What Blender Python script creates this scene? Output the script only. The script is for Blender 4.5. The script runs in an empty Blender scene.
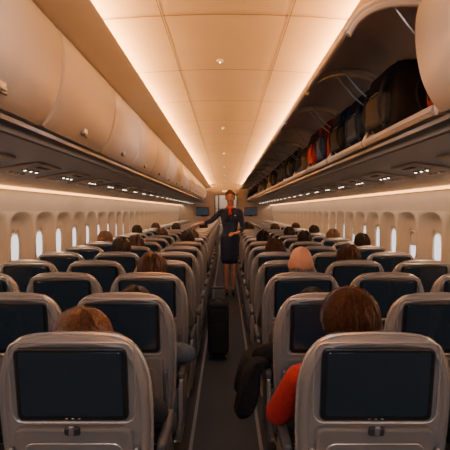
import bpy, math, random
import numpy as np
from mathutils import Vector, Matrix
random.seed(4)
D=bpy.data
def link(o): bpy.context.scene.collection.objects.link(o); return o
# ---------------------------------------------------------------- materials
def mat(name,col,rough=.5,metal=0,noise=0,nscale=20,bump=0,bscale=80,emis=None,estr=0,coat=0,sheen=0,spec=None):
    m=D.materials.new(name); m.use_nodes=True
    nt=m.node_tree; b=nt.nodes['Principled BSDF']
    b.inputs['Base Color'].default_value=(*col,1); b.inputs['Roughness'].default_value=rough
    b.inputs['Metallic'].default_value=metal
    if spec is not None: b.inputs['Specular IOR Level'].default_value=spec
    if coat: b.inputs['Coat Weight'].default_value=coat
    if sheen: b.inputs['Sheen Weight'].default_value=sheen
    tc=nt.nodes.new('ShaderNodeTexCoord')
    if noise:
        n=nt.nodes.new('ShaderNodeTexNoise'); n.inputs['Scale'].default_value=nscale; n.inputs['Detail'].default_value=4
        nt.links.new(tc.outputs['Object'],n.inputs['Vector'])
        r=nt.nodes.new('ShaderNodeValToRGB')
        r.color_ramp.elements[0].position=.3; r.color_ramp.elements[1].position=.7
        r.color_ramp.elements[0].color=(*[c*(1-noise) for c in col],1)
        r.color_ramp.elements[1].color=(*[min(1,c*(1+noise)) for c in col],1)
        nt.links.new(n.outputs['Fac'],r.inputs['Fac']); nt.links.new(r.outputs['Color'],b.inputs['Base Color'])
    if bump:
        n2=nt.nodes.new('ShaderNodeTexNoise'); n2.inputs['Scale'].default_value=bscale; n2.inputs['Detail'].default_value=3
        nt.links.new(tc.outputs['Object'],n2.inputs['Vector'])
        bp=nt.nodes.new('ShaderNodeBump'); bp.inputs['Strength'].default_value=bump; bp.inputs['Distance'].default_value=.01
        nt.links.new(n2.outputs['Fac'],bp.inputs['Height']); nt.links.new(bp.outputs['Normal'],b.inputs['Normal'])
    if emis:
        b.inputs['Emission Color'].default_value=(*emis,1); b.inputs['Emission Strength'].default_value=estr
    return m
M={}
M['shell']=mat('seat_shell_plastic',(.19,.19,.195),.34,0,.06,6,.05,300)
M['rim']=mat('seat_trim_silver',(.56,.54,.51),.26,.6,.03,10)
M['bezel']=mat('screen_bezel',(.010,.012,.015),.3)
M['screen']=mat('screen_glass',(.006,.009,.012),.10,0,.3,3,emis=(.035,.050,.068),estr=.13,coat=.4)
M['tray']=mat('tray_plastic',(.16,.16,.164),.38,0,.05,8)
M['dark']=mat('dark_plastic',(.03,.032,.036),.5,0,.1,30)
M['fabric']=mat('seat_fabric',(.035,.055,.085),.9,0,.25,120,.4,400,sheen=.3)
M['leather']=mat('seat_leather',(.055,.06,.07),.55,0,.15,40,.2,200)
M['metal']=mat('aluminium',(.5,.5,.52),.35,.9,.05,20)
M['wall']=mat('wall_panel',(.50,.45,.40),.6,0,.03,4)
M['bin']=mat('bin_plastic',(.58,.53,.48),.36,0,.03,3)
M['lid']=mat('bin_lid_plastic',(.64,.57,.50),.4,0,.03,3)
M['binin']=mat('bin_interior',(.42,.35,.29),.55,0,.05,5)
M['ceil']=mat('ceiling_panel',(.78,.67,.54),.5,0,.03,3)
M['seam']=mat('panel_seam',(.34,.25,.17),.7,0,.1,10)
M['rail']=mat('rail_bluegrey',(.11,.12,.145),.32,.4,.05,8)
M['psu']=mat('service_panel_plastic',(.29,.29,.30),.42,0,.04,6)
M['carpet']=mat('carpet',(.040,.050,.066),.95,0,.35,150,.5,500)
M['strip']=mat('floor_strip',(.17,.18,.20),.7,0,.1,40)
M['pane']=mat('window_daylight',(.8,.85,.9),.3,0,.05,4,emis=(.86,.90,1),estr=1.3)
M['shade']=mat('window_shade',(.6,.56,.5),.6,0,.05,10)
M['lamp']=mat('reading_lamp_lens',(1,.9,.8),.3,0,.02,5,emis=(1,.85,.65),estr=10)
M['glow']=mat('strip_lamp_lens',(1,.8,.5),.4,0,.02,5,emis=(1,.42,.13),estr=5)
M['bulk']=mat('bulkhead_laminate',(.28,.24,.21),.5,0,.06,5)
M['galley']=mat('galley_metal',(.14,.12,.11),.4,.3,.1,8)
M['monitor']=mat('monitor_face',(.01,.015,.03),.2,0,.2,3,emis=(.05,.09,.14),estr=.2)
M['exit']=mat('exit_sign_face',(.1,.6,.2),.4,0,.05,5,emis=(.9,.25,.12),estr=2)
M['black']=mat('black_nylon',(.012,.013,.016),.8,0,.3,60,.4,300,spec=.25)
M['navybag']=mat('navy_nylon',(.018,.038,.09),.8,0,.25,60,.4,300,spec=.2)
M['redbag']=mat('red_nylon',(.26,.018,.016),.75,0,.2,60,.3,300,spec=.2)
M['greybag']=mat('grey_nylon',(.035,.039,.050),.8,0,.2,60,.4,300,spec=.2)
M['brownbag']=mat('brown_leather_bag',(.05,.028,.016),.55,0,.2,40,.3,150,spec=.3)
M['skin']=mat('skin',(.54,.27,.17),.5,0,.06,20,.05,200)
M['lips']=mat('lips',(.40,.09,.07),.4,0,.05,20)
M['eyew']=mat('eye_white',(.7,.7,.68),.3,0,.02,20)
M['eyed']=mat('iris',(.03,.02,.015),.2,0,.1,20)
M['uniform']=mat('navy_uniform',(.018,.030,.070),.75,0,.2,80,.2,200)
M['scarf']=mat('red_scarf',(.50,.03,.025),.55,0,.15,40,.2,100)
M['shoe']=mat('black_shoe',(.01,.01,.01),.3,0,.1,20)
M['trouser']=mat('dark_trousers',(.02,.024,.035),.85,0,.2,80)
M['red']=mat('red_shirt',(.32,.010,.012),.8,0,.15,60,.4,60)
M['blackcoat']=mat('black_coat',(.009,.010,.014),.85,0,.3,40,.6,40,spec=.25)
M['bluegrey']=mat('bluegrey_shirt',(.08,.11,.15),.85,0,.2,50,.4,60)
M['navy']=mat('navy_sweater',(.015,.02,.035),.85,0,.2,50,.4,60)
M['olive']=mat('grey_sweater',(.10,.10,.09),.85,0,.2,50,.4,60)
M['h_brown']=mat('hair_brown',(.062,.023,.010),.38,0,.6,110)
M['h_dark']=mat('hair_dark',(.026,.014,.009),.45,0,.5,110)
M['h_auburn']=mat('hair_auburn',(.085,.036,.017),.40,0,.6,110)
M['h_blond']=mat('hair_blond',(.18,.095,.045),.5,0,.45,110)
M['h_grey']=mat('hair_grey',(.20,.18,.16),.5,0,.3,90)

# ---------------------------------------------------------------- mesh builder
class MB:
    def __init__(s): s.v=[]; s.f=[]; s.m=[]; s.ml=[]
    def mi(s,m):
        if m not in s.ml: s.ml.append(m)
        return s.ml.index(m)
    def add(s,vs,fs,m,tf=None):
        o=len(s.v)
        for v in vs:
            s.v.append(tuple(tf(v)) if tf else tuple(v))
        if isinstance(m,(list,)):
            s.m+= [s.mi(x) for x in m]
        else: s.m+=[s.mi(m)]*len(fs)
        s.f+=[tuple(i+o for i in f) for f in fs]
    def mesh(s,name,sharp=40):
        me=D.meshes.new(name); me.from_pydata(s.v,[],s.f)
        for x in s.ml: me.materials.append(M[x])
        me.polygons.foreach_set('material_index',s.m)
        me.polygons.foreach_set('use_smooth',[True]*len(s.f))
        me.update()
        try: me.set_sharp_from_angle(angle=math.radians(sharp))
        except Exception: pass
        return me
    def obj(s,name,loc=(0,0,0),sharp=40,rz=0):
        o=D.objects.new(name,s.mesh(name,sharp)); o.location=loc; o.rotation_euler[2]=rz
        return link(o)
    # outline in xz, rings along y: list of (y,inset)
    def slab(s,out,rings,m,tf=None,axis='y'):
        a=sum(out[i][0]*out[(i+1)%len(out)][1]-out[(i+1)%len(out)][0]*out[i][1] for i in range(len(out)))
        if a<0: out=out[::-1]
        n=len(out); nor=[]
        for i in range(n):
            p0=out[i-1]; p1=out[(i+1)%n]
            dx,dz=p1[0]-p0[0],p1[1]-p0[1]; l=math.hypot(dx,dz) or 1
            nor.append((-dz/l,dx/l))
        vs=[];fs=[]
        for (y,ins) in rings:
            for i in range(n):
                X=out[i][0]+nor[i][0]*ins; Z=out[i][1]+nor[i][1]*ins
                if axis=='y': vs.append((X,y,Z))
                elif axis=='x': vs.append((y,X,Z))
                else: vs.append((X,Z,y))
        for r in range(len(rings)-1):
            for i in range(n):
                j=(i+1)%n
                fs.append((r*n+i,r*n+j,(r+1)*n+j,(r+1)*n+i))
        if axis in('x','z'): fs=[f[::-1] for f in fs]
        c0=tuple(range(n))[::-1]; c1=tuple(range((len(rings)-1)*n,len(rings)*n))
        if axis!='y': c0=c0[::-1]; c1=c1[::-1]
        if rings[-1][0]>rings[0][0]:
            c0=c0[::-1]; c1=c1[::-1]
        fs.append(c0); fs.append(c1)
        s.add(vs,fs,m,tf)
    def rbox(s,cx,cy,cz,sx,sy,sz,r,m,tf=None,k=4,e=None):
        r=min(r,sx/2*.98,sz/2*.98); e=min(r,sy/2*.9) if e is None else e
        s.slab(rrect(cx,cz,sx,sz,r,k),[(cy-sy/2,e*.9),(cy-sy/2+e*.3,e*.29),(cy-sy/2+e,0),(cy+sy/2-e,0),(cy+sy/2-e*.3,e*.29),(cy+sy/2,e*.9)],m,tf)
    def tube(s,path,r,m,n=6,tf=None,closed=False):
        P=[Vector(p) for p in path]; vs=[];fs=[]
        L=len(P)
        up=Vector((0,0,1)); prev=None
        for i,p in enumerate(P):
            if closed: t=(P[(i+1)%L]-P[i-1])
            else: t=(P[min(i+1,L-1)]-P[max(i-1,0)])
            t.normalize()
            if prev is None:
                a=t.orthogonal().normalized()
            else:
                a=(prev-t*prev.dot(t))
                a=a.normalized() if a.length>1e-6 else t.orthogonal().normalized()
            prev=a; b=t.cross(a)
            rr=r[i] if isinstance(r,(list,tuple)) else r
            for k in range(n):
                an=2*math.pi*k/n
                vs.append(p+a*rr*math.cos(an)+b*rr*math.sin(an))
        R=L if closed else L-1
        for i in range(R):
            for k in range(n):
                j=(k+1)%n; i2=(i+1)%L
                fs.append((i*n+k,i*n+j,i2*n+j,i2*n+k))
        if not closed:
            fs.append(tuple(range(n))[::-1]); fs.append(tuple(range((L-1)*n,L*n)))
        s.add(vs,fs,m,tf)
    def sup(s,c,r,m,e1=1,e2=1,nu=24,nv=14,tf=None,fn=None):
        def sg(x,e): return math.copysign(abs(x)**e,x)
        vs=[];fs=[]
        for j in range(nv+1):
            v=-math.pi/2+math.pi*j/nv
            for i in range(nu):
                u=2*math.pi*i/nu
                p=(c[0]+r[0]*sg(math.cos(v),e1)*sg(math.cos(u),e2),c[1]+r[1]*sg(math.cos(v),e1)*sg(math.sin(u),e2),c[2]+r[2]*sg(math.sin(v),e1))
                vs.append(fn(p) if fn else p)
        for j in range(nv):
            for i in range(nu):
                k=(i+1)%nu
                fs.append((j*nu+i,j*nu+k,(j+1)*nu+k,(j+1)*nu+i))
        s.add(vs,fs,m,tf)
    def cap(s,p0,p1,r0,r1,m,n=14):
        P0=Vector(p0);P1=Vector(p1); t=(P1-P0); L=t.length
        if L<1e-6: t=Vector((0,0,1))
        t.normalize(); a=t.orthogonal().normalized(); b=t.cross(a)
        rings=[]
        for k in range(1,5): 
            an=math.pi/2*(1-k/4); rings.append((P0-t*r0*math.sin(an),r0*math.cos(an)))
        for k in range(0,4):
            an=math.pi/2*(k/4); rings.append((P1+t*r1*math.sin(an),r1*math.cos(an)))
        vs=[P0-t*r0]; 
        for c,r in rings:
            for k in range(n):
                an=2*math.pi*k/n; vs.append(c+a*r*math.cos(an)+b*r*math.sin(an))
        vs.append(P1+t*r1); fs=[]
        for k in range(n): fs.append((0,1+(k+1)%n,1+k))
        for q in range(len(rings)-1):
            for k in range(n):
                j=(k+1)%n; fs.append((1+q*n+k,1+q*n+j,1+(q+1)*n+j,1+(q+1)*n+k))
        e=len(vs)-1; q=len(rings)-1
        for k in range(n): fs.append((1+q*n+k,1+q*n+(k+1)%n,e))
        s.add(vs,fs,m)
def rrect(cx,cz,sx,sz,r,k=4):
    o=[]
    for (qx,qz,a0) in ((1,1,0),(-1,1,90),(-1,-1,180),(1,-1,270)):
        for i in range(k+1):
            a=math.radians(a0+90*i/k)
            o.append((cx+qx*(sx/2-r)+r*math.cos(a),cz+qz*(sz/2-r)+r*math.sin(a)))
    return o
def crom(pts,sub=4,closed=False):
    n=len(pts); o=[]
    R=n if closed else n-1
    for i in range(R):
        g=lambda k:pts[k%n] if closed else pts[max(0,min(n-1,k))]
        p0,p1,p2,p3=g(i-1),g(i),g(i+1),g(i+2)
        for j in range(sub):
            t=j/sub
            o.append(tuple(.5*((2*b)+(-a+c)*t+(2*a-5*b+4*c-d)*t*t+(-a+3*b-3*c+d)*t**3) for a,b,c,d in zip(p0,p1,p2,p3)))
    if not closed: o.append(tuple(pts[-1]))
    return o

Y0,Y1=-3.0,20.5
YA,YB=Y0+.02,Y1-.12
# ---------------------------------------------------------------- seat
TOP=1.067
def lean(v): return (v[0],v[1]+(TOP-v[2])*.16,v[2])
def seat_mesh(name,arms,panel):
    b=MB()
    half=crom([(.200,.47),(.224,.56),(.234,.70),(.236,.84),(.229,.93),(.205,1.003),(.158,1.050),(.09,1.064),(0,TOP)],3)
    out=half+[(-x,z) for x,z in half[::-1][1:]]
    b.slab(out,[(0.006,.034),(0.0,.024),(.003,.013),(.013,.003),(.03,0),(.07,0),(.088,.006),(.098,.02)],'shell',lean)
    b.tube([(x*1.0,.036,z) for x,z in out],.0085,'rim',6,lean)
    inn=rrect(0,.916,.385,.262,.035,5)
    b.tube([(x,.004,z) for x,z in inn],.0045,'rim',5,lean,closed=True)
    b.slab(rrect(0,.914,.345,.236,.020,5),[(-.009,.006),(-.007,.001),(-.003,0),(.01,0)],'bezel',lean)
    b.slab(rrect(0,.916,.312,.206,.010,4),[(-.011,.001),(-.0105,0),(.0,0)],'screen',lean)
    for i in range(3): b.rbox(-.02+.02*i,-.010,.803,.009,.004,.004,.0015,'rim',lean,2)
    b.slab(rrect(0,.640,.37,.270,.03,5),[(-.020,.010),(-.018,.003),(-.012,0),(.01,0)],'tray',lean)
    b.tube([(x,-.0195,z) for x,z in rrect(0,.628,.30,.19,.025,5)],.0025,'rim',5,lean,closed=True)
    b.rbox(0,-.022,.768,.05,.016,.030,.008,'dark',lean)
    b.rbox(0,-.032,.772,.016,.012,.034,.005,'metal',lean)
    for sx in(-1,1):
        b.rbox(sx*.195,-.012,.60,.016,.022,.22,.006,'metal',lean)
    b.slab(rrect(0,.475,.36,.10,.02,4),[(-.028,.012),(-.022,.002),(.02,0)],'dark',lean)
    cu=[(x*.90,.50+(z-.47)*.92) for x,z in out]
    b.slab(cu,[(.09,0),(.125,0),(.142,.010),(.148,.03)],'fabric',lean)
    b.sup((0,.145,.975),(.15,.035,.075),'leather',.5,.5,tf=lean)
    b.rbox(0,.41,.385,.46,.47,.10,.04,'fabric')
    b.rbox(0,.40,.325,.44,.44,.04,.015,'dark')
    b.rbox(0,.155,.44,.42,.06,.10,.03,'dark')
    for sx in arms:
        b.rbox(sx*.2555,.335,.645,.036,.33,.036,.014,'leather')
        b.rbox(sx*.2555,.335,.617,.026,.31,.024,.008,'rim')
        b.rbox(sx*.2555,.205,.52,.020,.06,.20,.008,'shell')
    for sx in panel:
        b.slab([(y,z) for y,z in crom([(.17,.60),(.30,.615),(.46,.60),(.55,.50),(.56,.40),(.50,.33),(.30,.31),(.17,.33)],3,True)],
               [(sx*.2445,.006),(sx*.2465,0),(sx*.2555,0),(sx*.2575,.006)],'shell',axis='x')
    for sx in(-.17,.17):
        b.tube([(sx,.20,.33),(sx,.17,.12),(sx,.13,.012)],.017,'metal',8)
        b.tube([(sx,.55,.33),(sx,.50,.14),(sx,.48,.012)],.017,'metal',8)
        b.rbox(sx,.31,.012,.04,.44,.020,.006,'metal')
    b.tube([(-.18,.53,.10),(.18,.53,.10)],.012,'metal',8)
    b.tube([(-.22,.24,.30),(.22,.24,.30)],.02,'metal',8)
    return b.mesh(name)
mid=seat_mesh('seat_mid',(-1,),())
rwin=seat_mesh('seat_win',(-1,1),())
raisle=seat_mesh('seat_aisle_r',(-1,),(-1,))
laisle=seat_mesh('seat_aisle_l',(-1,1),(1,))
LX=(-.474,-.984,-1.494); RX=(.464,.974,1.484)
ROWS=[1.6+.79*k for k in range(24)]
for y in ROWS:
    for xs,ms in ((LX,(laisle,mid,mid)),(RX,(raisle,mid,rwin))):
        for x,me in zip(xs,ms):
            o=D.objects.new('airplane_seat',me); o.location=(x,y,0); link(o)

# ---------------------------------------------------------------- shell
def strip(name,prof,m,y0=Y0,y1=Y1,flip=False,thick=None):
    b=MB(); vs=[];fs=[]
    for x,z in prof: vs+=[(x,y0,z),(x,y1,z)]
    for i in range(len(prof)-1):
        f=(2*i,2*i+1,2*i+3,2*i+2); fs.append(f[::-1] if flip else f)
    b.add(vs,fs,m); return b
b=MB(); b.add([(-1.85,Y0,0),(1.85,Y0,0),(1.85,Y1+3,0),(-1.85,Y1+3,0)],[(0,1,2,3)],'carpet')
b.add([(-1.85,Y0,-.05),(1.85,Y0,-.05),(1.85,Y1+3,-.05),(-1.85,Y1+3,-.05)],[(3,2,1,0)],'carpet')
b.obj('floor')
b=MB()
for x in(-.215,.215): b.rbox(x,(Y0+Y1)/2,.002,.022,Y1-Y0-.1,.004,.0015,'strip')
b.obj('trim_1')
WP=.62; NW=int((Y1-Y0)/WP)
def oval(yc,zc,a,c,n=32,e=.62):
    o=[]
    for i in range(n):
        t=2*math.pi*i/n
        o.append((yc+a*math.copysign(abs(math.cos(t))**e,math.cos(t)),zc+c*math.copysign(abs(math.sin(t))**e,math.sin(t))))
    return o
def rectpt(yc,zc,a,c,n=32):
    o=[]
    for i in range(n):
        t=2*math.pi*i/n; cx,sy=math.cos(t),math.sin(t); k=1/max(abs(cx),abs(sy)); o.append((yc+a*cx*k,zc+c*sy*k))
    return o
for side,sg in(('left',-1),('right',1)):
    X=1.82
    for nm,prof in(('wall_'+side,[(1.805,0),(1.81,.25),(1.815,.5),(1.82,.76)]),('trim_%d'%(7 if sg<0 else 8),[(1.82,1.44),(1.80,1.52),(1.75,1.61),(1.72,1.68)])):
        b=MB()
        vs=[];fs=[]
        for x,z in prof: vs+=[(sg*x,Y0,z),(sg*x,Y1+3,z)]
        for i in range(len(prof)-1): fs.append((2*i,2*i+1,2*i+3,2*i+2))
        b.add(vs,fs,'wall')
        if nm.startswith('wall'):
            NN=int(math.ceil((Y1+3-Y0)/WP))
            for i in range(NN):
                yc=Y0+WP*(i+.5)
                L=[[(sg*X,y,z) for y,z in rectpt(yc,1.10,WP/2,.34)],
                   [(sg*X,y,z) for y,z in oval(yc,1.10,.292,.330)],
                   [(sg*(X+.050),y,z) for y,z in oval(yc,1.10,.235,.285)],
                   [(sg*(X+.056),y,z) for y,z in oval(yc,1.10,.142,.195)],
                   [(sg*(X+.066),y,z) for y,z in oval(yc,1.10,.108,.148)],
                   [(sg*(X+.085),y,z) for y,z in oval(yc,1.10,.100,.138)]]
                vs=[p for r in L for p in r]; fs=[]
                for r in range(5):
                    for q in range(32): fs.append((r*32+q,r*32+(q+1)%32,(r+1)*32+(q+1)%32,(r+1)*32+q))
                b.add(vs,fs,'wall')
        b.obj(nm,sharp=50)
    for i in range(NW):
        yc=Y0+WP*(i+.5)
        w=MB(); ov=oval(0,0,.106,.144)
        w.slab(ov,[(0,0),(.01,0)],'pane',axis='x')
        w.tube([(-sg*.012,y,z) for y,z in oval(0,0,.101,.139)],.009,'bin',6,closed=True)
        if i%4==1:
            w.slab([(y,z) for y,z in ov if z>.0]+[(-.101,-.01),(.101,-.01)],[(-sg*.006,0),(-sg*.003,0)],'shade',axis='x')
        w.obj('window_%d'%(i+1+(0 if sg<0 else NW)),(sg*(X+.080),yc,1.10))
# ceiling (shallow arch)
CZ,CE=2.455,2.405
def ceilz(x): return CZ-(CZ-CE)*(x/.85)**2
b=strip('ceiling',[(x/20*.85,ceilz(x/20*.85)) for x in range(-20,21,2)],'ceil',Y0,Y1+3)
b.obj('ceiling',sharp=60)
b=MB(); y=Y0+.4
while y<Y1:
    for i in range(6):
        x0=-.66+.22*i; x1=x0+.22
        b.add([(x0,y,ceilz(x0)-.004),(x1,y,ceilz(x1)-.004),(x1,y+.012,ceilz(x1)-.004),(x0,y+.012,ceilz(x0)-.004)],[(3,2,1,0)],'seam')
    y+=1.07
for x in(-.33,.33):
    b.add([(x-.003,Y0,ceilz(x)-.003),(x+.003,Y0,ceilz(x)-.003),(x+.003,Y1,ceilz(x)-.003),(x-.003,Y1,ceilz(x)-.003)],[(3,2,1,0)],'seam')
b.obj('trim_2')
for i in range(7):
    d=MB(); d.slab([(.024*math.cos(a*math.pi/8),.024*math.sin(a*math.pi/8)) for a in range(16)],[(.014,.006),(.018,0),(.03,0)],'bin',axis='z')
    d.sup((0,0,.014),(.007,.007,.004),'lamp'); d.obj('ceiling_lamp',(-.04,3.6+2.9*i,2.425))
def closed(name,poly,m,y0=YA,y1=YB,sharp=35):
    b=MB(); b.slab(poly,[(y0,0),(y1,0)],m); return b.obj(name,sharp=sharp)
closed('ceiling_cove',[(-.745,2.262),(-.70,2.262),(-.565,2.290),(-.55,2.300),(-.555,2.312),(-.60,2.312),(-.66,2.305),(-.80,2.30),(-.80,2.275)],'ceil')
closed('ceiling_cove',[(1.0,2.30),(.60,2.305),(.565,2.310),(.555,2.318),(.565,2.330),(.62,2.330),(.80,2.325),(1.0,2.325)],'ceil')
for sg in(-1,1):
    b=MB()
    b.slab([(sg*.78,2.30),(sg*.80,2.30),(sg*.80,2.41),(sg*.78,2.41)],[(YA,0),(YB,0)],'ceil'); b.obj('trim_%d'%(3 if sg<0 else 4))
for sg in(-1,1):
    lip=.80
    P=[(lip+.01,1.800),(lip+.005,1.780),(lip+.02,1.768),(lip+.06,1.764),(lip+.10,1.770),(lip+.11,1.785),(lip+.08,1.80)]
    closed('trim_%d'%(5 if sg<0 else 6),[(sg*x,z) for x,z in P],'rail')
    P=[(lip+.11,1.795),(lip+.115,1.765),(1.10,1.742),(1.45,1.690),(1.66,1.640),(1.70,1.640),(1.71,1.66),(1.45,1.71),(1.1,1.765)]
    closed('service_panel',[(sg*x,z) for x,z in P],'psu')
    b=MB(); b.rbox(0,(Y0+Y1)/2,1.625,.012,Y1-Y0-.3,.024,.004,'glow'); b.obj('strip_lamp',(sg*1.690,0,0))
pb=MB()
pb.rbox(0,0,0,.30,.46,.014,.006,'wall')
for i in(-1,0,1):
    pb.sup((-.02,i*.10,-.008),(.018,.018,.008),'dark'); pb.sup((-.02,i*.10,-.013),(.009,.009,.006),'lamp')
    pb.sup((.08,i*.10,-.008),(.022,.022,.010),'metal')
pb.rbox(-.10,0,-.007,.03,.20,.006,.002,'dark')
pm=pb.mesh('psu')
for y in ROWS:
    for sg in(-1,1):
        o=D.objects.new('passenger_service_unit',pm); o.location=(sg*1.275,y+.25,1.7085); o.rotation_euler=(0,math.radians(8.5),math.pi if sg<0 else 0)
        link(o)
# ---------------------------------------------------------------- overhead bins
BL=1.07; YS=2.02
prof=crom([(.80,1.812),(.765,1.85),(.725,1.93),(.703,2.03),(.698,2.12),(.708,2.20),(.74,2.248)],4)
def closed_bin(sg):
    lp=[(sg*x,z) for x,z in prof]+[(sg*.80,2.258),(sg*1.50,2.25),(sg*1.66,2.0),(sg*1.70,1.72),(sg*1.45,1.735),(sg*1.1,1.785),(sg*.90,1.812)]
    b=MB()
    b.slab(lp,[(0.008,.030),(.011,.016),(.020,.005),(.040,0),(BL-.040,0),(BL-.020,.005),(BL-.011,.016),(BL-.008,.030)],'bin')
    b.rbox(sg*.757,BL/2,1.868,.012,.11,.05,.005,'rail',k=3)
    b.rbox(sg*.752,BL/2,1.868,.012,.07,.030,.005,'metal',k=3)
    return b.mesh('bin_closed',35)
bl=closed_bin(-1); bc=closed_bin(1)
for i in range(-4,16):
    o=D.objects.new('overhead_bin',bl); o.location=(0,2.3+BL*i+.03,0); link(o)
def build_open():
    b=MB()
    dv=crom([(.80,1.812),(.790,1.845),(.815,1.90),(.865,1.98),(.90,2.06),(.905,2.14),(.88,2.21),(.86,2.248)],4)
    rp=dv+[(.92,2.262),(1.40,2.262),(1.60,2.05),(1.66,1.75),(1.45,1.735),(1.1,1.785),(.90,1.812)]
    for y0,y1 in((.0,.030),(BL-.030,BL-.0)):
        b.slab(rp,[(y0+.001,.012),(y0+.006,.003),(y0+.012,0),(y1-.012,0),(y1-.006,.003),(y1-.001,.012)],'bin')
    b.slab([(.795,1.812),(.785,1.83),(.792,1.850),(.806,1.853),(.82,1.838),(1.62,1.800),(1.64,1.775),(1.45,1.74),(1.1,1.79),(.90,1.812)],[(.03,0),(BL-.03,0)],'binin')
    b.slab([(.796,1.812),(.783,1.83),(.790,1.852),(.806,1.856),(.812,1.84),(.81,1.815)],[(.03,0),(BL-.03,0)],'bin')
    b.slab([(1.50,1.80),(1.53,1.80),(1.53,2.26),(1.50,2.26)],[(.03,0),(BL-.03,0)],'binin')
    b.slab([(.82,2.245),(1.52,2.245),(1.52,2.262),(.82,2.262)],[(.03,0),(BL-.03,0)],'binin')
    up=crom([(.93,2.205),(.84,2.250),(.74,2.272),(.63,2.268),(.54,2.240),(.480,2.190),(.452,2.130)],4)
    dn=crom([(.466,2.128),(.496,2.178),(.55,2.220),(.63,2.246),(.74,2.248),(.83,2.228),(.92,2.186)],4)
    b.slab(up+dn,[(.024,.008),(.028,.002),(.036,0),(BL-.036,0),(BL-.028,.002),(BL-.024,.008)],'lid')
    for yy in(.040,BL-.040):
        b.tube([(x,yy,z-.008) for x,z in dn],.015,'lid',8)
    b.tube([(.462,.04,2.132),(.462,BL-.04,2.132)],.012,'lid',8)
    b.rbox(.485,BL/2,2.142,.02,.12,.022,.006,'metal',k=3)
    for y in(.075,BL-.075):
        b.tube(crom([(.905,y,2.00),(.83,y,2.055),(.74,y,2.13),(.65,y,2.244)],4),.0045,'metal',6)
        b.tube([(.905,y,2.00),(.86,y,2.035)],.008,'rail',6)
    return b.mesh('bin_open',35)
bo=build_open()
for i in range(-4,0):
    o=D.objects.new('overhead_bin',bc); o.location=(0,YS+BL*i,0); link(o)
for i in range(0,17):
    o=D.objects.new('overhead_bin',bo); o.location=(0,YS+BL*i,0); link(o)
# ---------------------------------------------------------------- bags
def backpack(name,loc,w,d,h,m1,m2,rz=0):
    b=MB()
    b.sup((0,0,h/2),(d/2,w/2,h/2),m1,.42,.45,28,18,fn=lambda p:(p[0]*(1-.15*p[2]/h),p[1]*(1-.18*max(0,p[2]/h-.5)),p[2]))
    b.sup((-d*.42,0,h*.33),(d*.16,w*.38,h*.24),m2,.45,.45)
    b.sup((-d*.40,0,h*.70),(d*.12,w*.34,h*.14),m1,.5,.5)
    b.tube(crom([(-d*.3,-w*.36,h*.52),(-d*.52,-w*.2,h*.56),(-d*.53,0,h*.575),(-d*.52,w*.2,h*.56),(-d*.3,w*.36,h*.52)],4),.003,'metal',5)
    b.tube(crom([(0,-.05,h*.96),(-.01,-.04,h*1.03),(-.01,.04,h*1.03),(0,.05,h*.96)],4),.008,'dark',6)
    for s in(-1,1):
        b.tube(crom([(d*.1,s*w*.46,h*.85),(-d*.12,s*w*.48,h*.6),(-d*.1,s*w*.49,h*.3),(d*.1,s*w*.46,h*.12)],4),.009,m2,6)
        b.tube(crom([(-d*.30,s*w*.30,h*.95),(-d*.50,s*w*.30,h*.7),(-d*.58,s*w*.30,h*.33),(-d*.48,s*w*.30,h*.06)],4),.010,m2,5)
    return b.obj(name,loc,rz=rz)
def duffel(name,loc,w,d,h,m1,m2,rz=0):
    b=MB()
    b.sup((0,0,h/2),(d/2,w/2,h/2),m1,.55,.35,28,16)
    for s in(-.25,.25):
        b.tube([(d*.505*math.cos(a)*1.0,w*s,h/2+h*.505*math.sin(a)) for a in [math.pi*2*i/20 for i in range(20)]],.010,m2,6,closed=True)
    b.tube(crom([(-d*.2,-w*.25,h*.97),(-d*.2,-w*.1,h*1.10),(-d*.2,w*.1,h*1.10),(-d*.2,w*.25,h*.97)],4),.009,m2,6)
    b.tube([(0,-w*.42,h*.985),(0,w*.42,h*.985)],.005,'metal',5)
    return b.obj(name,loc,rz=rz)
BZ=1.842
duffel('duffel_bag',(1.06,2.27,BZ),.34,.34,.27,'redbag','black')
backpack('backpack',(.965,2.80,BZ),.46,.36,.36,'black','greybag')
backpack('backpack',(.975,3.34,BZ),.40,.34,.35,'black','navybag')
backpack('backpack',(.975,3.88,BZ),.46,.34,.35,'navybag','black')
backpack('backpack',(.965,4.46,BZ),.36,.34,.36,'redbag','navybag')
backpack('backpack',(.965,4.92,BZ),.38,.34,.36,'navybag','redbag')
duffel('duffel_bag',(.99,5.65,BZ),.50,.34,.30,'greybag','dark')
backpack('backpack',(.965,6.62,BZ),.40,.34,.34,'black','greybag')
backpack('backpack',(.965,7.06,BZ),.38,.34,.34,'brownbag','black')
duffel('duffel_bag',(.97,7.90,BZ),.76,.36,.34,'black','navybag')
backpack('backpack',(.965,8.75,BZ),.36,.34,.34,'navybag','black')
backpack('backpack',(.965,9.20,BZ),.30,.34,.34,'black','black')
duffel('duffel_bag',(.97,10.05,BZ),.76,.34,.33,'brownbag','black')
backpack('backpack',(.965,11.1,BZ),.44,.34,.34,'black','greybag')
duffel('duffel_bag',(.97,12.2,BZ),.70,.34,.33,'black','dark')
duffel('duffel_bag',(.97,13.3,BZ),.70,.34,.33,'greybag','dark')
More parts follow.
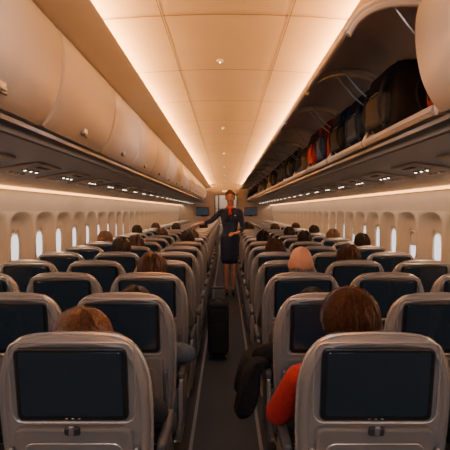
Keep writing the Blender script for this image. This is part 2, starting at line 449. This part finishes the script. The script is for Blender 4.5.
# suitcase in the aisle
b=MB()
b.sup((0,0,.30),(.105,.17,.255),'black',.28,.28,32,20)
b.sup((0,-.165,.22),(.080,.035,.15),'black',.35,.4)
b.sup((0,-.160,.43),(.080,.028,.07),'black',.4,.4)
b.tube([(x,-.172,z) for x,z in rrect(0,.30,.17,.46,.03,4)],.003,'greybag',5,closed=True)
for s in(-1,1):
    b.tube([(s*.06,.12,.50),(s*.06,.12,.66)],.007,'metal',8)
    for yy in(-.12,.12):
        b.slab([(yy+.028*math.cos(a*math.pi/8),.029+.028*math.sin(a*math.pi/8)) for a in range(16)],[(s*.075-.011,.004),(s*.075-.008,0),(s*.075+.008,0),(s*.075+.011,.004)],'dark',axis='x')
b.rbox(0,.12,.665,.15,.024,.022,.009,'dark')
b.tube(crom([(-.04,-.05,.55),(-.03,-.05,.585),(.03,-.05,.585),(.04,-.05,.55)],4),.008,'dark',6)
b.obj('rolling_suitcase',(-.075,5.25,.0))

# ---------------------------------------------------------------- people
def remesh(prims,voxel,smooth=5):
    t=MB()
    for p in prims:
        if p[0]=='c': t.cap(p[1],p[2],p[3],p[4],'skin')
        else: t.sup(p[1],p[2],'skin',nu=20,nv=12)
    me=D.meshes.new('tmp'); me.from_pydata(t.v,[],t.f); me.update()
    o=D.objects.new('tmp',me); link(o)
    r=o.modifiers.new('r','REMESH'); r.mode='VOXEL'; r.voxel_size=voxel
    s=o.modifiers.new('s','SMOOTH'); s.factor=.5; s.iterations=smooth
    dg=bpy.context.evaluated_depsgraph_get(); e=o.evaluated_get(dg); m2=e.to_mesh()
    V=np.zeros(len(m2.vertices)*3); m2.vertices.foreach_get('co',V); V=V.reshape(-1,3)
    F=[tuple(p.vertices) for p in m2.polygons]
    e.to_mesh_clear(); D.objects.remove(o); D.meshes.remove(me)
    C=np.array([V[list(f)].mean(0) for f in F])
    best=np.full(len(F),1e9); lab=np.zeros(len(F),int); names=[]
    for p in prims:
        if p[0]=='c':
            a=np.array(p[1],float);bb=np.array(p[2],float); d=bb-a; L=max(d@d,1e-9)
            tt=np.clip(((C-a)@d)/L,0,1); dist=np.linalg.norm(C-(a+tt[:,None]*d),axis=1)-(p[3]+(p[4]-p[3])*tt)
        else:
            c=np.array(p[1]);r=np.array(p[2]); q=(C-c)/r; ln=np.linalg.norm(q,axis=1); dist=(ln-1)*r.min()
        if p[-1] not in names: names.append(p[-1])
        i=names.index(p[-1]); w=dist<best; best[w]=dist[w]; lab[w]=i
    return V,F,[names[i] for i in lab],C
def hand(prims,wr,dirv,upv,lab='skin',s=1.0,side=1,curl=.3):
    d=Vector(dirv).normalized(); u=Vector(upv); u=(u-d*u.dot(d)).normalized(); r=d.cross(u)*side; w=Vector(wr)
    for k in(-1,0,1): prims.append(('c',tuple(w+d*.01*s+r*.010*k*s),tuple(w+d*.075*s+r*.024*k*s),.014*s,.012*s,lab))
    for i,(off,ln) in enumerate(((-.033,.060),(-.011,.070),(.011,.066),(.033,.052))):
        b0=w+d*.08*s+r*off*s; b1=b0+(d*math.cos(curl)-u*math.sin(curl))*ln*.5*s+r*off*.12; b2=b1+(d*math.cos(curl*2.3)-u*math.sin(curl*2.3))*ln*.5*s
        prims.append(('c',tuple(b0),tuple(b1),.0085*s,.008*s,lab)); prims.append(('c',tuple(b1),tuple(b2),.008*s,.0068*s,lab))
    t0=w+d*.025*s-r*.026*s; t1=t0+(d*.7-r*.6-u*.2).normalized()*.036*s; t2=t1+(d*.95-r*.15-u*.25).normalized()*.03*s
    prims.append(('c',tuple(t0),tuple(t1),.012*s,.0095*s,lab)); prims.append(('c',tuple(t1),tuple(t2),.0095*s,.0075*s,lab))
def head_prims(P,h,f=1,s=1.0):
    x,y,z=h; L='skin'
    P.append(('e',(x,y-f*.008*s,z+.018*s),(.074*s,.092*s,.098*s),L))
    P.append(('e',(x,y+f*.022*s,z-.045*s),(.056*s,.066*s,.068*s),L))
    P.append(('c',(x,y+f*.060*s,z-.088*s),(x,y+f*.055*s,z-.080*s),.022*s,.024*s,L))
    P.append(('c',(x,y+f*.082*s,z+.010*s),(x,y+f*.099*s,z-.028*s),.008*s,.012*s,L))
    for q in(-1,1):
        P.append(('c',(x+q*.018*s,y+f*.080*s,z+.022*s),(x+q*.045*s,y+f*.070*s,z+.024*s),.010*s,.009*s,L))
        P.append(('e',(x+q*.040*s,y+f*.062*s,z-.025*s),(.022*s,.022*s,.022*s),L))
        P.append(('e',(x+q*.077*s,y-f*.002*s,z-.005*s),(.008*s,.019*s,.031*s),L))
        P.append(('e',(x+q*.010*s,y+f*.093*s,z-.034*s),(.008*s,.009*s,.007*s),L))
def face_parts(b,h,f,s=1.0):
    x,y,z=h
    for q in(-1,1):
        b.sup((x+q*.030*s,y+f*.077*s,z+.003*s),(.013*s,.010*s,.008*s),'eyew',nu=12,nv=8)
        b.sup((x+q*.030*s,y+f*.085*s,z+.003*s),(.0065*s,.004*s,.0065*s),'eyed',nu=10,nv=6)
        b.tube(crom([(x+q*.014*s,y+f*.090*s,z+.024*s),(x+q*.030*s,y+f*.088*s,z+.031*s),(x+q*.048*s,y+f*.076*s,z+.025*s)],3),.003*s,'h_dark',5)
    b.tube(crom([(x-.024*s,y+f*.080*s,z-.056*s),(x-.008*s,y+f*.090*s,z-.053*s),(x,y+f*.091*s,z-.055*s),(x+.008*s,y+f*.090*s,z-.053*s),(x+.024*s,y+f*.080*s,z-.056*s)],3),.0048*s,'lips',6)
def hair(b,h,f,m,style,s=1.0,n=500,seed=1,R=None):
    rnd=random.Random(seed); x,y,z=h
    R=R or {'short':(.084,.101,.108),'bob':(.092,.106,.112),'updo':(.080,.098,.108)}[style]
    R=tuple(r*s for r in R); c=(x,y-f*.010*s,z+.020*s)
    def endth(az):
        fr=(1-math.cos(az))/2
        if style=='short': return math.radians(130-74*fr**1.2)
        if style=='bob': return math.radians(150-92*fr**1.6)
        return math.radians(122-62*fr**1.1)
    def P(az,th,rr):
        k=min(th,math.pi*.5)
        X=R[0]*math.sin(th if style!='bob' else k)*math.sin(az); Yv=-f*R[1]*math.sin(th if style!='bob' else k)*math.cos(az)
        Z=R[2]*math.cos(th)
        if style=='bob' and th>math.pi*.5:
            tw=(th-math.pi*.5); X*=1-.12*tw; Yv*=1-.20*tw; Z=-R[2]*tw*1.15
        return (c[0]+X*rr,c[1]+Yv*rr,c[2]+Z*rr)
    NU,NV=36,14; vs=[];fs=[]
    for j in range(NV+1):
        for i in range(NU):
            az=2*math.pi*i/NU; th=.02+(endth(az)-.02)*j/NV
            vs.append(P(az,th,1+.012*math.sin(az*9+th*3)))
    for i in range(NU):
        az=2*math.pi*i/NU; vs.append(P(az,endth(az)-.05,.86))
    for j in range(NV+1):
        for i in range(NU):
            k=(i+1)%NU; fs.append((j*NU+i,j*NU+k,(j+1)*NU+k,(j+1)*NU+i))
    fs.append(tuple(range(NU)))
    b.add(vs,fs,m)
    for i in range(n):
        az=rnd.uniform(0,2*math.pi); t0=rnd.uniform(.02,.9); e=endth(az)*rnd.uniform(.90,1.07)
        if t0>e: t0=.1
        sw=rnd.uniform(-.28,.28); lift=rnd.uniform(.985,1.06); pts=[]
        for q in range(6):
            t=q/5; pts.append(P(az+sw*t+.12*math.sin(t*3+i),t0+(e-t0)*t,(1.0 if q==0 else lift+.016*math.sin(i+t*4))))
        w=rnd.uniform(.0018,.0036)*s
        b.tube(pts,[w*.8,w,w,w*.9,w*.6,w*.15],m,3)
    if style=='updo':
        b.sup((x,y-f*.110*s,z+.045*s),(.040*s,.035*s,.038*s),m)
        for i in range(40):
            a=i*.7; b.tube([(x+.040*s*math.cos(a+t)*math.sin(.4+t),y-f*(.112+.035*math.cos(.4+t))*s,z+.045*s+.038*s*math.sin(a+t)*math.sin(.4+t)) for t in(0,.5,1,1.5,2)],.002,m,3)

def passenger_mesh(name,shirt,hm,style,top=1.185,voxel=.011,leanx=0,n=420,seed=1,elbow=.0,R=None):
    dz=top-1.185; P=[]
    hx=leanx; h=(hx,.262,1.070+dz)
    pel=.535
    sh=.885+dz
    P+= [('c',(-.075,.32,pel),(.075,.32,pel),.105,.105,'trouser')]
    for k in(-.07,0,.07):
        P.append(('c',(k*.8,.315,pel+.05),(k+leanx*.8,.285,sh-.06),.095,.105,shirt))
    P.append(('c',(-.135+leanx*.8,.275,sh-.015),(.135+leanx*.8,.275,sh-.015),.068,.068,shirt))
    P.append(('c',(leanx*.9,.268,sh+.03),(leanx,.262,1.02+dz),.055,.050,'skin'))
    P.append(('c',(-.03+leanx*.9,.268,sh+.045),(.03+leanx*.9,.268,sh+.045),.062,.062,shirt))
    for s in(-1,1):
        sx=s*.175+leanx*.8
        ex=s*(.222+elbow)+leanx*.5
        P.append(('c',(sx,.275,sh-.02),(ex,.345,.705),.060,.047,shirt))
        wr=(s*.13,.53,.67)
        P.append(('c',(ex,.345,.705),wr,.047,.032,shirt))
        P.append(('c',wr,(s*.118,.545,.668),.028,.026,'skin'))
        P.append(('c',(s*.09,.34,pel-.01),(s*.10,.665,.535),.088,.064,'trouser'))
        P.append(('c',(s*.10,.665,.535),(s*.10,.66,.12),.060,.042,'trouser'))
        P.append(('c',(s*.10,.645,.050),(s*.105,.735,.040),.042,.036,'shoe'))
    head_prims(P,h,1)
    V,F,L,C=remesh(P,voxel,4)
    b=MB(); b.add(V.tolist(),F,L)
    H=[]
    for s in(-1,1): hand(H,(s*.118,.545,.668),(-s*.25,1,-.12),(0,.1,1),side=s,curl=.5)
    for p in H: b.cap(p[1],p[2],p[3],p[4],'skin',8)
    face_parts(b,h,1)
    if style!='bald': hair(b,h,1,hm,style,n=n,seed=seed,R=R)
    else:
        for i in range(260):
            az=random.uniform(-1.7,1.7); zz=random.uniform(-.060,-.015)
            pts=[(h[0]+.077*math.sin(az)*(1-.05*t),h[1]-.008-.094*math.cos(az)*(1-.1*t),h[2]+zz-.02*t) for t in(0,.5,1)]
            b.tube(pts,[.002,.003,.001],hm,3)
    return b.mesh(name,60)
def put(me,x,y,name='seated_passenger'):
    o=D.objects.new(name,me); o.location=(x,y,0); link(o); return o
p_red=passenger_mesh('p_red','red','h_brown','short',1.165,.008,-.03,1900,2,elbow=.035,R=(.097,.110,.108))
p_wom=passenger_mesh('p_wom','navy','h_auburn','bob',1.090,.008,-.03,1900,3,elbow=.01,R=(.102,.112,.112))
p_blue=passenger_mesh('p_blue','bluegrey','h_dark','short',1.06,.010,.02,300,4,elbow=.045)
p_blk=passenger_mesh('p_blk','blackcoat','h_dark','short',1.05,.010,-.03,300,5,elbow=.05)
p_bald=passenger_mesh('p_bald','navy','h_grey','bald',1.215,.009,.02)
p_brn=passenger_mesh('p_brn','olive','h_brown','bob',1.165,.011,0,400,6)
p_drk=passenger_mesh('p_drk','navy','h_dark','short',1.185,.011,0,400,7)
p_bln=passenger_mesh('p_bln','bluegrey','h_blond','bob',1.175,.011,0,400,8)
R=ROWS
put(p_red,RX[0],R[0]); put(p_wom,LX[0],R[0]); put(p_blue,LX[0],R[1]); put(p_blk,RX[0],R[1])
put(p_bald,RX[0],R[2]); put(p_brn,LX[0],R[2]); put(p_drk,LX[1],R[4]); put(p_bln,LX[2],R[6])
put(p_brn,RX[1],R[3]); put(p_drk,RX[2],R[5]); put(p_bln,RX[2],R[7]); put(p_drk,RX[2],R[9])
put(p_brn,RX[0],R[4]); put(p_drk,RX[0],R[6]); put(p_drk,LX[0],R[6]); put(p_brn,LX[1],R[8]); put(p_drk,LX[0],R[12]); put(p_brn,RX[1],R[11]); put(p_drk,LX[2],R[9])
put(p_drk,RX[1],R[6]); put(p_brn,RX[0],R[11]); put(p_drk,RX[1],R[8]); put(p_brn,LX[2],R[12])
put(p_brn,LX[1],R[5]); put(p_brn,LX[0],R[7]); put(p_drk,RX[0],R[12]); put(p_brn,RX[2],R[12]); put(p_drk,LX[1],R[11])

# coat draped over the aisle armrest
b=MB(); vs=[];fs=[]
NU,NV=34,30
prc=crom([(.235,.690),(.200,.712),(.150,.705),(.105,.665),(.075,.60),(.058,.53),(.050,.47),(.060,.435),(.095,.43),(.130,.45),(.160,.52),(.172,.60),(.178,.655),(.205,.672),(.232,.672)],2)
n=len(prc)
for i in range(NU+1):
    u=i/NU; e=1-abs(2*u-1)**6*.5
    for k,(x,z) in enumerate(prc):
        low=max(0,(.70-z)/.27)
        f=math.sin(u*21+z*9)*.010*low+math.sin(u*9+1+z*5)*.012*low
        cx,cz=.15,.60
        vs.append((cx+(x-cx)*e+f*(1 if x<.12 else .3),.19+.40*u+.015*math.sin(z*20),cz+(z-cz)*(.85+.15*e)-.035*low*math.sin(u*7)))
for i in range(NU):
    for k in range(n):
        j=(k+1)%n; fs.append((i*n+k,i*n+j,(i+1)*n+j,(i+1)*n+k))
fs.append(tuple(range(n))); fs.append(tuple(range(NU*n,NU*n+n))[::-1])
b.add(vs,fs,'blackcoat'); o=b.obj('draped_coat',(0,R[1],0),sharp=80)

# flight attendant
P=[]; U='uniform'
for s in(-1,1):
    P.append(('c',(s*.075,.0,.90),(s*.070,-.005,.50),.085,.056,'skin'))
    P.append(('c',(s*.070,-.005,.50),(s*.062,.01,.34),.052,.050,'skin'))
    P.append(('c',(s*.062,.01,.34),(s*.055,.015,.10),.050,.030,'skin'))
    P.append(('c',(s*.055,.035,.055),(s*.057,-.05,.032),.030,.030,'shoe'))
    P.append(('c',(s*.057,-.05,.032),(s*.058,-.115,.028),.034,.024,'shoe'))
    P.append(('c',(s*.055,.045,.055),(s*.055,.048,.010),.022,.012,'shoe'))
    P.append(('c',(s*.055,.0,.95),(s*.062,.0,.60),.115,.098,U))
P.append(('c',(0,0,.95),(0,0,.62),.125,.105,U))
P.append(('c',(-.045,0,.97),(.045,0,.97),.115,.115,U))
P.append(('c',(-.03,0,1.00),(-.035,0,1.14),.105,.085,U)); P.append(('c',(.03,0,1.00),(.035,0,1.14),.105,.085,U))
for s in(-1,1):
    P.append(('c',(s*.035,0,1.12),(s*.07,.0,1.33),.086,.092,U))
    P.append(('e',(s*.065,-.070,1.27),(.055,.050,.055),U))
P.append(('c',(-.145,.005,1.395),(.145,.005,1.395),.052,.052,U))
P.append(('c',(-.06,.005,1.42),(.06,.005,1.42),.05,.05,U))
P.append(('c',(0,.008,1.42),(0,-.002,1.54),.048,.044,'skin'))
P.append(('c',(-.165,.0,1.385),(-.315,-.06,1.235),.050,.040,U))
P.append(('c',(-.315,-.06,1.235),(-.42,-.10,1.21),.040,.033,U))
P.append(('c',(-.42,-.10,1.21),(-.515,-.135,1.195),.031,.024,'skin'))
hand(P,(-.515,-.135,1.195),(-1,-.3,-.10),(0,0,1),side=1,curl=.3)
P.append(('c',(.165,.0,1.385),(.215,.0,1.12),.050,.040,U))
P.append(('c',(.215,.0,1.12),(.16,-.13,1.06),.040,.034,U))
P.append(('c',(.16,-.13,1.06),(.105,-.20,1.045),.031,.024,'skin'))
hand(P,(.105,-.20,1.045),(-.8,-.5,-.05),(0,-.3,1),side=-1,curl=.45)
H=(0,-.015,1.625)
head_prims(P,H,-1,1.0)
V,F,L,C=remesh(P,.0055,4)
L=[U if (l=='skin' and .56<c[2]<1.2 and abs(c[0])<.10 and abs(c[1])<.14) else l for l,c in zip(L,C)]
b=MB(); b.add(V.tolist(),F,L)
face_parts(b,H,-1); hair(b,H,-1,'h_auburn','updo',n=900,seed=11)
b.tube([(.062*math.cos(a),.004+.058*math.sin(a)-.006,1.462+.012*math.sin(a)) for a in [2*math.pi*i/20 for i in range(20)]],.016,'scarf',8,closed=True)
b.sup((0,-.078,1.445),(.022,.018,.020),'scarf')
b.tube(crom([(0,-.085,1.44),(-.010,-.108,1.39),(-.018,-.125,1.335)],4),[.012]*3+[.016]*4+[.010]*2,'scarf',8)
b.tube(crom([(0,-.085,1.44),(.012,-.105,1.39),(.022,-.122,1.345)],4),[.012]*3+[.015]*4+[.010]*2,'scarf',8)
b.rbox(.085,-.125,1.33,.035,.006,.012,.003,'metal',k=2)
o=b.obj('flight_attendant',(.07,9.12,0),sharp=60); o.scale=(1.02,1.02,1.02)

# ---------------------------------------------------------------- far end
b=MB()
for sg in(-1,1): b.slab([(sg*.40,0),(sg*1.80,0),(sg*1.84,1.0),(sg*1.74,1.7),(sg*1.5,2.38),(sg*.40,2.40)],[(Y1-.04,.004),(Y1-.03,0),(Y1+.03,0)],'bulk')
b.slab([(-.41,2.02),(.41,2.02),(.41,2.45),(-.41,2.45)],[(Y1-.04,0),(Y1+.03,0)],'bulk')
b.obj('wall_back')
b=MB()
for sg in(-1,1): b.rbox(sg*.42,Y1-.065,1.02,.05,.04,2.03,.01,'rail')
b.rbox(0,Y1-.065,2.04,.88,.04,.05,.01,'rail'); b.obj('door_1')
for x in(-.90,.95):
    b=MB(); b.rbox(0,0,0,.50,.05,.32,.02,'dark'); b.rbox(0,-.024,0,.46,.012,.28,.008,'monitor',k=3); b.rbox(0,.02,-.17,.10,.03,.05,.01,'dark')
    b.obj('wall_monitor',(x,Y1-.095,1.40))
b=MB(); b.rbox(0,0,0,.34,.04,.11,.01,'dark'); b.rbox(0,-.02,0,.30,.01,.08,.006,'exit',k=3); b.obj('exit_sign',(0,Y1-.08,2.17))
b=MB()
b.slab([(-1.7,0),(1.7,0),(1.7,2.38),(-1.7,2.38)],[(Y1+2.6,0),(Y1+2.65,0)],'galley')
b.obj('wall_galley')
b=MB()
for i in range(3):
    for j in range(3):
        b.rbox(-.62+.62*i,Y1+2.40,.55+.62*j,.58,.36,.58,.02,'galley'); b.rbox(-.62+.62*i,Y1+2.20,.72+.62*j,.12,.03,.03,.008,'metal')
b.rbox(0,Y1+2.4,.13,1.86,.34,.24,.02,'metal')
b.obj('galley_cabinet')
b=MB(); b.slab([(-1.84,0),(1.84,0),(1.84,1.1),(1.7,1.7),(1.5,2.46),(-1.5,2.46),(-1.7,1.7),(-1.84,1.1)],[(Y0-.05,0),(Y0,0)],'bulk'); b.obj('wall_front')

# ---------------------------------------------------------------- lights
def area(name,loc,rot,sx,sy,pw,col):
    l=D.lights.new(name,'AREA'); l.shape='RECTANGLE'; l.size=sx; l.size_y=sy; l.energy=pw; l.color=col
    o=D.objects.new(name,l); o.location=loc; o.rotation_euler=rot; link(o)
n=10; seg=(Y1-Y0)/n
for i in range(n):
    yc=Y0+seg*(i+.5)
    k=1 if i<5 else 1.25
    area('cove_light',(-.715,yc,2.338),(math.pi,math.radians(22),0),.05,seg*.97,42*k,(1,.46,.135))
    area('cove_light',(.715,yc,2.356),(math.pi,math.radians(-22),0),.05,seg*.97,42*k,(1,.46,.135))
    for sg in(-1,1):
        area('side_light',(sg*1.66,yc,1.615),(0,0,0),.04,seg*.97,7,(1,.63,.38))
for i in range(8):
    l=D.lights.new('fill_spot','SPOT'); l.energy=16; l.spot_size=math.radians(165); l.spot_blend=.6; l.shadow_soft_size=.03; l.color=(.70,.85,1)  # cool fill spots added along the ceiling centre to brighten seats and floor
    o=D.objects.new('fill_spot',l); o.location=(-.04,-1.4+2.9*i*.97,2.41); link(o)
area('galley_light',(0,Y1+1.2,2.34),(0,0,0),1.2,1.2,110,(1,.75,.5))
area('seatback_fill',(0,-2.2,2.36),(math.radians(35),0,0),.9,.6,48,(.68,.84,1))  # unseen fill added behind the camera to light the seat backs
w=D.worlds.new('w'); bpy.context.scene.world=w; w.use_nodes=True
w.node_tree.nodes['Background'].inputs[0].default_value=(.6,.75,1,1); w.node_tree.nodes['Background'].inputs[1].default_value=.6
# ---------------------------------------------------------------- camera
c=D.cameras.new('cam'); c.sensor_width=36; c.lens=533/450*36; c.clip_start=.02
o=D.objects.new('camera',c); link(o); o.location=(0,0,1.45); o.rotation_euler=(math.radians(90)-math.atan(15/533),0,math.radians(.1))
bpy.context.scene.camera=o
